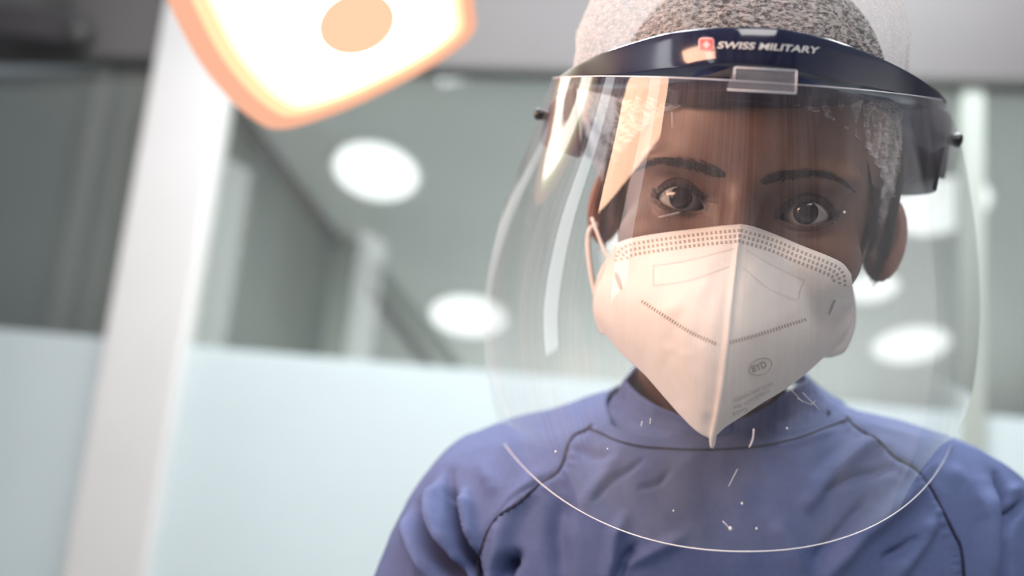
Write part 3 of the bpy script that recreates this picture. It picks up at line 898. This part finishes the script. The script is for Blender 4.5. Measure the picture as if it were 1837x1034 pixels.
GL = coons([(1329, 402, .386), (1290, 405, .390), (1250, 410, .398), (1200, 416, .408), (1150, 424, .421), (1115, 433, .433), (1098, 447, .440)],
           [(1098, 447, .440), (1091, 468, .442), (1083, 490, .444), (1070, 520, .446), (1066, 545, .447), (1070, 570, .446), (1084, 598, .444)],
           [(1278, 790, .361), (1250, 775, .366), (1222, 748, .375), (1190, 712, .388), (1155, 672, .405), (1115, 635, .425), (1084, 598, .444)])
GR = coons([(1329, 402, .386), (1350, 406, .389), (1390, 420, .397), (1440, 441, .411), (1485, 459, .427), (1512, 473, .436), (1527, 492, .441)],
           [(1527, 492, .441), (1529, 510, .442), (1530, 530, .443), (1529, 555, .444), (1527, 580, .444), (1518, 600, .444), (1498, 622, .442)],
           [(1278, 790, .361), (1300, 768, .364), (1335, 745, .372), (1370, 722, .384), (1410, 698, .400), (1455, 663, .423), (1498, 622, .442)])
mask_t = empty('face_mask', W(1290, 600, .40), 'white folded respirator mask with a centre ridge and dotted weld lines, covering nose and mouth', 'face mask')


def mask_noise(G):
    P = W(G[..., 0], G[..., 1], G[..., 2]); n1, n2 = P.shape[:2]
    return P


MV = []; MF = []
PL, PR = mask_noise(GL), mask_noise(GR)
nv, nu = PL.shape[:2]
u_ = np.linspace(-1, 1, 2 * nu - 1)
P = np.concatenate([PL[:, ::-1], PR[:, 1:]], 1)
push = np.zeros(P.shape[:2])
for r_ in range(nv):
    for c_ in range(2 * nu - 1):
        v_ = Vector(P[r_, c_] - CAM); l_ = v_.length; hh = bvh_body.ray_cast(Vector(CAM), v_ / l_)
        if hh[0] is not None: push[r_, c_] = max(0.0, l_ - (hh[3] - 0.0025))
K_ = np.pad(push, 8, mode='edge'); mx_ = np.max([K_[a_:a_ + push.shape[0], b_:b_ + push.shape[1]] for a_ in range(0, 17, 2) for b_ in range(0, 17, 2)], axis=0)
for _ in range(3):
    K_ = np.pad(mx_, 5, mode='edge'); mx_ = np.mean([K_[a_:a_ + push.shape[0], b_:b_ + push.shape[1]] for a_ in range(0, 11, 2) for b_ in range(0, 11, 2)], axis=0)
push = np.maximum(mx_, push)
vd_ = P - CAM; P = P - vd_ / np.linalg.norm(vd_, axis=2)[..., None] * push[..., None]
toc = (CAM - P); toc /= np.linalg.norm(toc, axis=2)[..., None]
vv = np.linspace(0, 1, nv)[:, None]; uu = u_[None, :]
# ridge weld: a narrow raised fin
fin = np.exp(-(np.abs(uu) / 0.022) ** 2) * sstep(vv, 0.02, 0.12)
dent = np.zeros((nv, 2 * nu - 1))
pxm = np.concatenate([GL[:, ::-1], GR[:, 1:]], 1)


def qd(poly):
    q, al, sd, tot = seg_dist(pxm[..., 0].ravel(), pxm[..., 1].ravel(), poly); return q.reshape(dent.shape)


wr = np.array([[noise.noise(Vector((p * 45).tolist())) * 1.3 + noise.noise(Vector((p * 110).tolist())) * 0.35 for p in row] for row in P])
crease = 0
for poly, wdt, h in (([(1255, 500), (1225, 560), (1200, 610)], 14, -1.0), ([(1290, 480), (1265, 560), (1255, 600)], 16, -0.9), ([(1230, 640), (1240, 700), (1262, 740)], 14, 1.0),
                     ([(1200, 640), (1190, 670), (1215, 720)], 12, -0.9), ([(1370, 450), (1340, 520)], 18, 0.7), ([(1360, 600), (1420, 560)], 18, 0.7), ([(1250, 520), (1230, 545), (1190, 560)], 16, 1.2)):
    crease = crease + h * np.exp(-(qd(poly) / wdt) ** 2)
P = P + toc * ((fin * 1.6 + (wr * 0.6 + crease) * np.clip(1 - np.abs(uu) ** 6, 0, 1)) / 1000)[..., None]
Vm = P.reshape(-1, 3); Fm = grid_faces(nv, 2 * nu - 1)
f0 = Fm[len(Fm) // 2 + 40]; n0 = np.cross(Vm[f0[1]] - Vm[f0[0]], Vm[f0[2]] - Vm[f0[1]])
if n0 @ (CAM - Vm[f0[0]]) < 0: Fm = [f[::-1] for f in Fm]
panel = mesh('mask_panel', Vm, Fm, M['maskfab'], mask_t)
sol = panel.modifiers.new('solid', 'SOLIDIFY'); sol.thickness = 0.0009; sol.offset = -1
bvh_mask = BVHTree.FromPolygons([Vector(v) for v in Vm], Fm)
# side flaps folded back along the cheek (behind the panels)
for pts in ([(1100, 452, .443), (1078, 480, .449), (1066, 520, .454), (1064, 560, .456), (1076, 600, .453)], [(1524, 500, .443), (1532, 540, .448), (1532, 585, .450), (1515, 628, .447), (1490, 640, .445)]):
    Q = cr(pts, 40); inner = Q.copy(); cx_ = 1300
    inner[:, 0] = Q[:, 0] + (cx_ - Q[:, 0]) * 0.16; inner[:, 2] -= 0.012
    rows_ = []
    for s in np.linspace(0, 1, 10):
        q = Q * (1 - s) + inner * s; rows_.append(W(q[:, 0], q[:, 1], q[:, 2] + 0.006 - 0.002 * math.sin(s * 3)))
    o = mesh('side_flap', np.vstack(rows_), grid_faces(10, 40), M['maskfab'], mask_t); so = o.modifiers.new('solid', 'SOLIDIFY'); so.thickness = 0.0008
# ridge edge cord down to the tip
rp = ridge.copy(); Pr = W(rp[:, 0], rp[:, 1], rp[:, 2] - 0.0008)
tip = W([1278, 1277], [797, 803], [.3605, .361])
V_, F_ = tube(np.vstack([Pr[20:], tip]), np.r_[np.linspace(0.0007, 0.0015, len(Pr) - 20), 0.0013, 0.0009], 10)
mesh('centre_seam', V_, F_, M['maskfab'], mask_t)


def dash(mb, x, y, ang, ln, wd_, bvh=bvh_mask, off=0.00025):
    c_, s_ = math.cos(ang), math.sin(ang); V = []
    for a_, b_ in ((-1, -1), (1, -1), (1, 1), (-1, 1)):
        p = hit(bvh, x + a_ * ln / 2 * c_ - b_ * wd_ / 2 * s_, y + a_ * ln / 2 * s_ + b_ * wd_ / 2 * c_, off)
        if p is None: return
        V.append(p)
    mb.add(V, [(0, 1, 2, 3)])


mb = MB()
for side_, top_ in ((-1, [(1329, 402), (1250, 410), (1150, 424), (1118, 432), (1100, 447), (1093, 468)]), (1, [(1329, 402), (1390, 420), (1440, 441), (1485, 459), (1512, 473), (1525, 492), (1527, 515)])):
    mb = MB()
    for r_ in range(3):
        pts = []
        Q = cr(top_, 80); d_ = np.gradient(Q, axis=0); d_ /= np.linalg.norm(d_, axis=1)[:, None]
        nrm = np.stack([-d_[:, 1], d_[:, 0]], 1) * (1 if side_ > 0 else -1)
        Q2 = Q + nrm * (11 + 9.5 * r_)
        L = np.r_[0, np.cumsum(np.linalg.norm(np.diff(Q2, axis=0), axis=1))]
        s = 5.0
        while s < L[-1] - 2 - 4 * r_:
            x_, y_ = np.interp(s, L, Q2[:, 0]), np.interp(s, L, Q2[:, 1]); k = int(np.interp(s, L, np.arange(80)))
            dash(mb, x_, y_, math.atan2(d_[k][1], d_[k][0]), 4.0, 5.4)
            s += 8.2
    mb.build('edge_weld', M['weld'], mask_t, smooth=False)


def dotted(pts, step, ln, wd_):
    Q = cr(pts, 200); L = np.r_[0, np.cumsum(np.linalg.norm(np.diff(Q, axis=0), axis=1))]; s = 0
    while s < L[-1]:
        x_, y_ = np.interp(s, L, Q[:, 0]), np.interp(s, L, Q[:, 1]); k = min(198, int(np.interp(s, L, np.arange(200))))
        dr = Q[k + 1] - Q[k]; dash(mb, x_, y_, math.atan2(dr[1], dr[0]), ln, wd_); s += step


mb = MB(); dotted([(1152, 541), (1190, 566), (1240, 597), (1284, 617)], 5.4, 2.6, 6.0)
mb.build('weld_line', M['weld'], mask_t, smooth=False); mb = MB(); dotted([(1310, 614), (1350, 604), (1400, 588), (1447, 573)], 5.4, 2.6, 6.0)
mb.build('weld_line', M['weld'], mask_t, smooth=False)
for pts in ([(1172, 477), (1230, 468), (1317, 446)], [(1172, 477), (1172, 512)], [(1175, 513), (1240, 502), (1308, 478)],
            [(1340, 450), (1390, 478), (1443, 503)], [(1443, 503), (1436, 520), (1432, 538)], [(1335, 482), (1380, 518), (1430, 540)]):
    mb = MB(); dotted(pts, 3.8, 1.3, 3.0); mb.build('stitch_marks', M['print_pale'], mask_t, smooth=False)
# strap anchor recesses
for pts, wd_ in (([(1104, 490), (1108, 500), (1112, 512), (1114, 520)], 8), ([(1497, 540), (1492, 552), (1487, 566)], 5)):
    mb = MB(); Q = cr(pts, 14)
    for k in range(13):
        dr = Q[k + 1] - Q[k]; wq = wd_ * math.sin(math.pi * (k + 1) / 14) ** 0.5
        dash(mb, *Q[k], math.atan2(dr[1], dr[0]), 3.2, wq, off=0.0004)
    mb.build('strap_anchor', M['weld'], mask_t, smooth=False)
# ear loops
for pts, r_ in (([(1062, 392, .462), (1068, 408, .456), (1080, 440, .449), (1092, 466, .442), (1104, 490, .435), (1107, 498, .4325)], 0.0011),
                ([(1071, 402, .470), (1058, 414, .468), (1055, 440, .466), (1059, 480, .464), (1068, 530, .462)], 0.0016),
                ([(1560, 425, .466), (1552, 446, .458), (1541, 478, .450), (1530, 505, .443), (1512, 528, .436), (1497, 545, .430)], 0.0010)):
    Q = cr(pts, 40); V_, F_ = tube(W(Q[:, 0], Q[:, 1], Q[:, 2]), r_, 10); mesh('ear_loop', V_, F_, M['strap'], mask_t)


def text_px(txt, org, width, height, ang, shear, bvh, material, name, parent, off=0.0003, warp=None, bold=0.0, space=1.0):
    cu = bpy.data.curves.new('t', 'FONT'); cu.body = txt; cu.offset = bold; cu.space_character = space
    ob = bpy.data.objects.new('t', cu); col.objects.link(ob)
    dg = bpy.context.evaluated_depsgraph_get(); me = bpy.data.meshes.new_from_object(ob.evaluated_get(dg))
    bm = bmesh.new(); bm.from_mesh(me); bmesh.ops.triangulate(bm, faces=bm.faces[:]); bmesh.ops.subdivide_edges(bm, edges=[e_ for e_ in bm.edges if e_.calc_length() > 0.12], cuts=2); bm.verts.ensure_lookup_table()
    P_ = np.array([v.co[:] for v in bm.verts]); Fs = [tuple(v.index for v in f.verts) for f in bm.faces]; bm.free()
    bpy.data.objects.remove(ob); bpy.data.curves.remove(cu); bpy.data.meshes.remove(me)
    x_ = (P_[:, 0] - P_[:, 0].min()) / (P_[:, 0].max() - P_[:, 0].min()) * width; y_ = (P_[:, 1] - P_[:, 1].min()) / (P_[:, 1].max() - P_[:, 1].min()) * height
    x_ = x_ + y_ * shear
    if warp: ax_, ay_ = warp(x_, y_)
    else:
        c_, s_ = math.cos(ang), math.sin(ang); ax_ = org[0] + x_ * c_ + y_ * s_; ay_ = org[1] + x_ * s_ - y_ * c_
    out = []
    for a_, b_ in zip(ax_, ay_):
        p = hit(bvh, a_, b_, off)
        out.append(p if p is not None else W(a_, b_, .35))
    return mesh(name, out, Fs, material, parent, smooth=False)


text_px('BYD', (1351, 669), 28, 12, math.radians(-22), 0.0, bvh_mask, M['print'], 'printed_mark', mask_t, bold=0.02)
P_ = []
for a_ in np.linspace(0, 2 * math.pi, 49):
    x_, y_ = 21.5 * math.cos(a_), 14 * math.sin(a_); r_ = math.radians(-24)
    P_.append(hit(bvh_mask, 1364 + x_ * math.cos(r_) - y_ * math.sin(r_), 658 + x_ * math.sin(r_) + y_ * math.cos(r_), 0.0002))
V_, F_ = tube(np.array(P_), 0.00017, 6); mesh('printed_oval', V_, F_, M['print'], mask_t)
for txt, org, w_, an in (('GB2626-2006 KN95', (1317, 723), 78, -24), ('MASK', (1317, 735), 17, -18), ('NON STERILE', (1337, 729), 52, -30), ('FFP2', (1317, 748), 28, -24)):
    text_px(txt, org, w_, 6.5, math.radians(an), 0.0, bvh_mask, M['print_pale'], 'printed_text', mask_t, bold=0.015)

# ------------------------------------------------------------------ face shield
sh_t = empty('face_shield', W(1345, 160, .36), 'clear face shield on a glossy navy headband with silver lettering and a red emblem', 'face shield')
NU, NV = 160, 150


def edge_interp(tab, v):
    t = np.array(tab, float); return np.interp(v, t[:, 0], t[:, 1]), np.interp(v, t[:, 0], t[:, 2]), np.interp(v, t[:, 0], t[:, 3])


def smooth_tab(tab, n_=NV):
    Q = cr([(r[1], r[2], r[3]) for r in tab], n_); return Q


LE = smooth_tab([(0, 992, 140, 0.470), (0, 978, 175, 0.477), (0, 955, 240, 0.483), (0, 905, 370, 0.488), (0, 874, 500, 0.490), (0, 868, 600, 0.491), (0, 878, 700, 0.491), (0, 905, 797, 0.491)])
RE = smooth_tab([(0, 1697, 181, 0.470), (0, 1716, 230, 0.477), (0, 1733, 300, 0.482), (0, 1752, 430, 0.488), (0, 1758, 560, 0.490), (0, 1750, 670, 0.491), (0, 1733, 740, 0.491), (0, 1707, 795, 0.491)])
ME = smooth_tab([(0, 1340, 146, 0.337), (0, 1339, 200, 0.337), (0, 1336, 330, 0.338), (0, 1333, 480, 0.340), (0, 1332, 620, 0.343), (0, 1334, 760, 0.347), (0, 1337, 880, 0.351), (0, 1340, 990, 0.354)])
U = np.linspace(-1, 1, NU)
SV = np.zeros((NV, NU, 3))
for i in range(NV):
    A, B, Mm = W(*LE[i]), W(*RE[i]), W(*ME[i])
    mid = (A + B) / 2
    # parabola through the two edges and the middle; rows turn from straight (top) to round (bottom)
    k = i / (NV - 1)
    x_ = np.where(True, U * (1.0 - 0.0), 0)
    prof = 1 - np.abs(x_) ** 2.15
    SV[i] = mid[None] + x_[:, None] * ((B - A) / 2)[None] + prof[:, None] * (Mm - mid)[None]
shield = mesh('visor_sheet', SV.reshape(-1, 3), grid_faces(NV, NU), M['shield'], sh_t)
bvh_sh = BVHTree.FromPolygons([Vector(v) for v in SV.reshape(-1, 3)], grid_faces(NV, NU))
V_, F_ = tube(SV[-1], 0.00032, 6); mesh('lower_edge', V_, F_, M['shield_edge'], sh_t)
V_, F_ = tube(SV[0], 0.00030, 6); mesh('upper_edge', V_, F_, M['shield_edge'], sh_t)
# scratches and specks on the sheet
for pts, r_ in (([(1352, 770), (1351, 785), (1348, 795), (1344, 803)], .00035), ([(1323, 842), (1307, 873)], .00015), ([(1152, 757), (1150, 765)], .0003), ([(1167, 751), (1166, 761)], .00025),
                ([(1181, 390), (1220, 381)], .0001), ([(1430, 715), (1455, 726), (1462, 720)], .0001), ([(1420, 700), (1440, 722)], .0001), ([(1440, 705), (1470, 735)], .00012), ([(1297, 936), (1310, 950)], .0003),
                ([(1150, 650), (1128, 668)], .00008), ([(1205, 200), (1206, 230)], .0001)):
    Q = cr(pts, 8); P_ = [hit(bvh_sh, *q, 0.0003) for q in Q]; V_, F_ = tube(np.array(P_), r_, 5); mesh('scratch', V_, F_, M['scratch'], sh_t)
for x_, y_, r_ in ((1515, 381, .0006), (1331, 904, .0006), (1310, 949, .001), (997, 811, .0008), (1208, 917, .0005), (1412, 769, .0005), (1090, 806, .0005), (1357, 949, .0006)):
    p = hit(bvh_sh, x_, y_, 0.0003)
    if p is not None:
        V_, F_ = tube([p - UP * r_, p, p + UP * r_], [r_ * .3, r_, r_ * .3], 6); mesh('speck', V_, F_, M['scratch'], sh_t)
# headband brow: crescent front face with a returning underside
tope = cr([(1003, 138, .447), (1040, 114, .425), (1100, 88, .396), (1190, 61, .360), (1255, 52, .343), (1320, 49, .335), (1380, 50, .333), (1420, 55, .334), (1500, 74, .345), (1580, 105, .369), (1640, 135, .398), (1680, 162, .427), (1698, 181, .447)], 161)
bote = cr([(1004, 141, .446), (1050, 138, .420), (1120, 134, .385), (1200, 124, .355), (1270, 118, .339), (1330, 117, .333), (1390, 121, .332), (1440, 130, .335), (1510, 147, .347), (1580, 161, .371), (1640, 172, .400), (1680, 180, .427), (1697, 184, .446)], 161)
u = np.linspace(0, math.pi, 161); bow = np.sin(u)
tope[:, 2] += .02 * (1 - bow); bote[:, 2] += .02 * (1 - bow)
back = bote.copy(); back[:, 1] = np.interp(bote[:, 0], [1000, 1120, 1250, 1330, 1450, 1560, 1700], [150, 178, 190, 192, 198, 200, 195]); back[:, 2] = bote[:, 2] + 0.045 * bow ** 0.8 + 0.002
back2 = back.copy(); back2[:, 1] -= 30 * bow; back2[:, 2] += 0.003
topb = tope.copy(); topb[:, 2] += 0.006 * bow + 0.001; topb[:, 1] += 2
rows_ = []
for s, b_ in ((0, 0), (.06, .8), (.2, 1.6), (.5, 2.2), (.8, 1.6), (.94, .8), (1, 0)):
    q = tope * (1 - s) + bote * s; q = q.copy(); q[:, 2] -= b_ * 0.0006 * bow; rows_.append(q)
rows_ = [back2, topb] + rows_ + [bote * 0.5 + back * 0.5, back, back2]
R3 = [W(q[:, 0], q[:, 1], q[:, 2]) for q in rows_]
hb = mesh('headband', np.vstack(R3), grid_faces(len(R3), 161), M['navy'], sh_t)
# keep the front edges crisp
bvh_hb = BVHTree.FromPolygons([Vector(v) for v in np.vstack(R3)], grid_faces(len(R3), 161))


def band_warp(x_, y_):
    # baseline follows the band: left (1287,88) to right (1470,99)
    t = x_ / 186.0; bx = 1286 + 184 * t; by = 87.0 + 2.5 * t + 7.5 * t * t; sl = (2.5 + 15 * t) / 184
    return bx + y_ * sl * 0.5, by - y_


text_px('SWISS MILITARY', (0, 0), 183, 12.5, 0, 0.32, bvh_hb, M['letters'], 'brand_lettering', hb, bold=0.022, warp=band_warp, off=0.0004)


def patch(x0_, y0_, x1_, y1_, material, name, off, nsub=6, rnd=0):
    G = []
    for j in range(nsub):
        for i in range(nsub):
            x_ = x0_ + (x1_ - x0_) * i / (nsub - 1); y_ = y0_ + (y1_ - y0_) * j / (nsub - 1)
            if rnd and i in (0, nsub - 1) and j in (0, nsub - 1): x_ += rnd * (1 if i == 0 else -1); y_ += rnd * (1 if j == 0 else -1)
            G.append(hit(bvh_hb, x_, y_, off))
    return mesh(name, G, grid_faces(nsub, nsub), material, hb)


patch(1253, 67.5, 1281, 92, M['logo_pink'], 'emblem_border', 0.0003, rnd=1.5)
patch(1255.5, 70, 1279, 90, M['logo_red'], 'emblem_field', 0.0005)
mb = MB()
for (x0_, y0_, x1_, y1_) in ((1264.7, 74, 1269.7, 86.5), (1261, 77.8, 1273.5, 82.8)):
    V = [hit(bvh_hb, x_, y_, 0.0007) for x_, y_ in ((x0_, y0_), (x1_, y0_), (x1_, y1_), (x0_, y1_))]; mb.add(V, [(0, 1, 2, 3)])
mb.build('emblem_cross', M['logo_pink'], hb, smooth=False)
# clear clip tab in the middle
def clear_plate(pts4, d0, nm):
    c = [W(x_, y_, d0) for x_, y_ in pts4]; th = FW * 0.0018
    V = c + [p + th for p in c]
    o = mesh(nm, V, [(0, 1, 2, 3), (4, 7, 6, 5), (0, 4, 5, 1), (1, 5, 6, 2), (2, 6, 7, 3), (3, 7, 4, 0)], M['clip'], sh_t, smooth=False); return bevel(o, 0.0005, 2)
clear_plate([(1318, 121), (1429, 127), (1428, 168), (1305, 160)], 0.3285, 'clip_tab')
for pts in ([(1318, 121), (1429, 127)], [(1429, 127), (1428, 167)], [(1318, 121), (1317, 143)], [(1305, 161), (1428, 168)]):
    Q = np.array(pts, float); V_, F_ = tube(W(Q[:, 0], Q[:, 1], np.full(len(Q), .3283)), 0.00028, 6); mesh('clip_edge', V_, F_, M['shield_edge'], sh_t)
# side arms curving back round the cap
def plate(outer, inner, nm, material, th=0.0022):
    A = cr(outer, 40); B = cr(inner, 40); rows_ = []
    for s in np.linspace(0, 1, 14):
        q = A * (1 - s) + B * s; rows_.append(W(q[:, 0], q[:, 1], q[:, 2] - 0.004 * math.sin(math.pi * s)))
    o = mesh(nm, np.vstack(rows_), grid_faces(14, 40), material, sh_t); so = o.modifiers.new('solid', 'SOLIDIFY'); so.thickness = th; so.offset = 0; return o
plate([(1560, 170, .405), (1620, 178, .425), (1675, 190, .448), (1700, 205, .470), (1705, 225, .50)], [(1560, 300, .452), (1605, 332, .470), (1640, 324, .478), (1672, 318, .486), (1692, 322, .50)], 'side_arm', M['navy_matt'])
plate([(1030, 150, .425), (1005, 165, .440), (990, 185, .455), (980, 205, .475), (976, 225, .50)], [(1040, 282, .452), (1022, 276, .460), (1005, 270, .470), (985, 264, .485), (972, 255, .50)], 'side_arm', M['navy_matt'])
# band round the back of the head
Q = []
for a_ in np.linspace(-1.75, 1.75, 60):
    Q.append((104 * math.sin(a_), 32 - 6 * math.cos(a_), -92 - 96 * math.cos(a_)))
Q = np.array(Q); Pq = HW(Q); V = []
for i in range(60):
    t_ = Pq[min(59, i + 1)] - Pq[max(0, i - 1)]; t_ /= np.linalg.norm(t_); o_ = np.cross(t_, hy); o_ /= np.linalg.norm(o_)
    for a_, b_ in ((-1, -1), (-1, 1), (1, 1), (1, -1)): V.append(Pq[i] + hy * 0.012 * a_ + o_ * 0.0012 * b_)
mesh('rear_strap', np.array(V), grid_faces(60, 4, True), M['navy_matt'], sh_t)
for x_, y_, d_, r_ in ((966, 205, .468, .0035), (1719, 252, .470, .0042)):
    p = W(x_, y_, d_); s = -1 if x_ < 1300 else 1
    V_, F_ = tube([p - hx * 0.006 * s, p - hx * .001 * s, p + hx * 0.0012 * s, p + hx * .002 * s], [r_ * .6, r_, r_, r_ * .7], 20); mesh('pivot_knob', V_, F_, M['black'], sh_t)
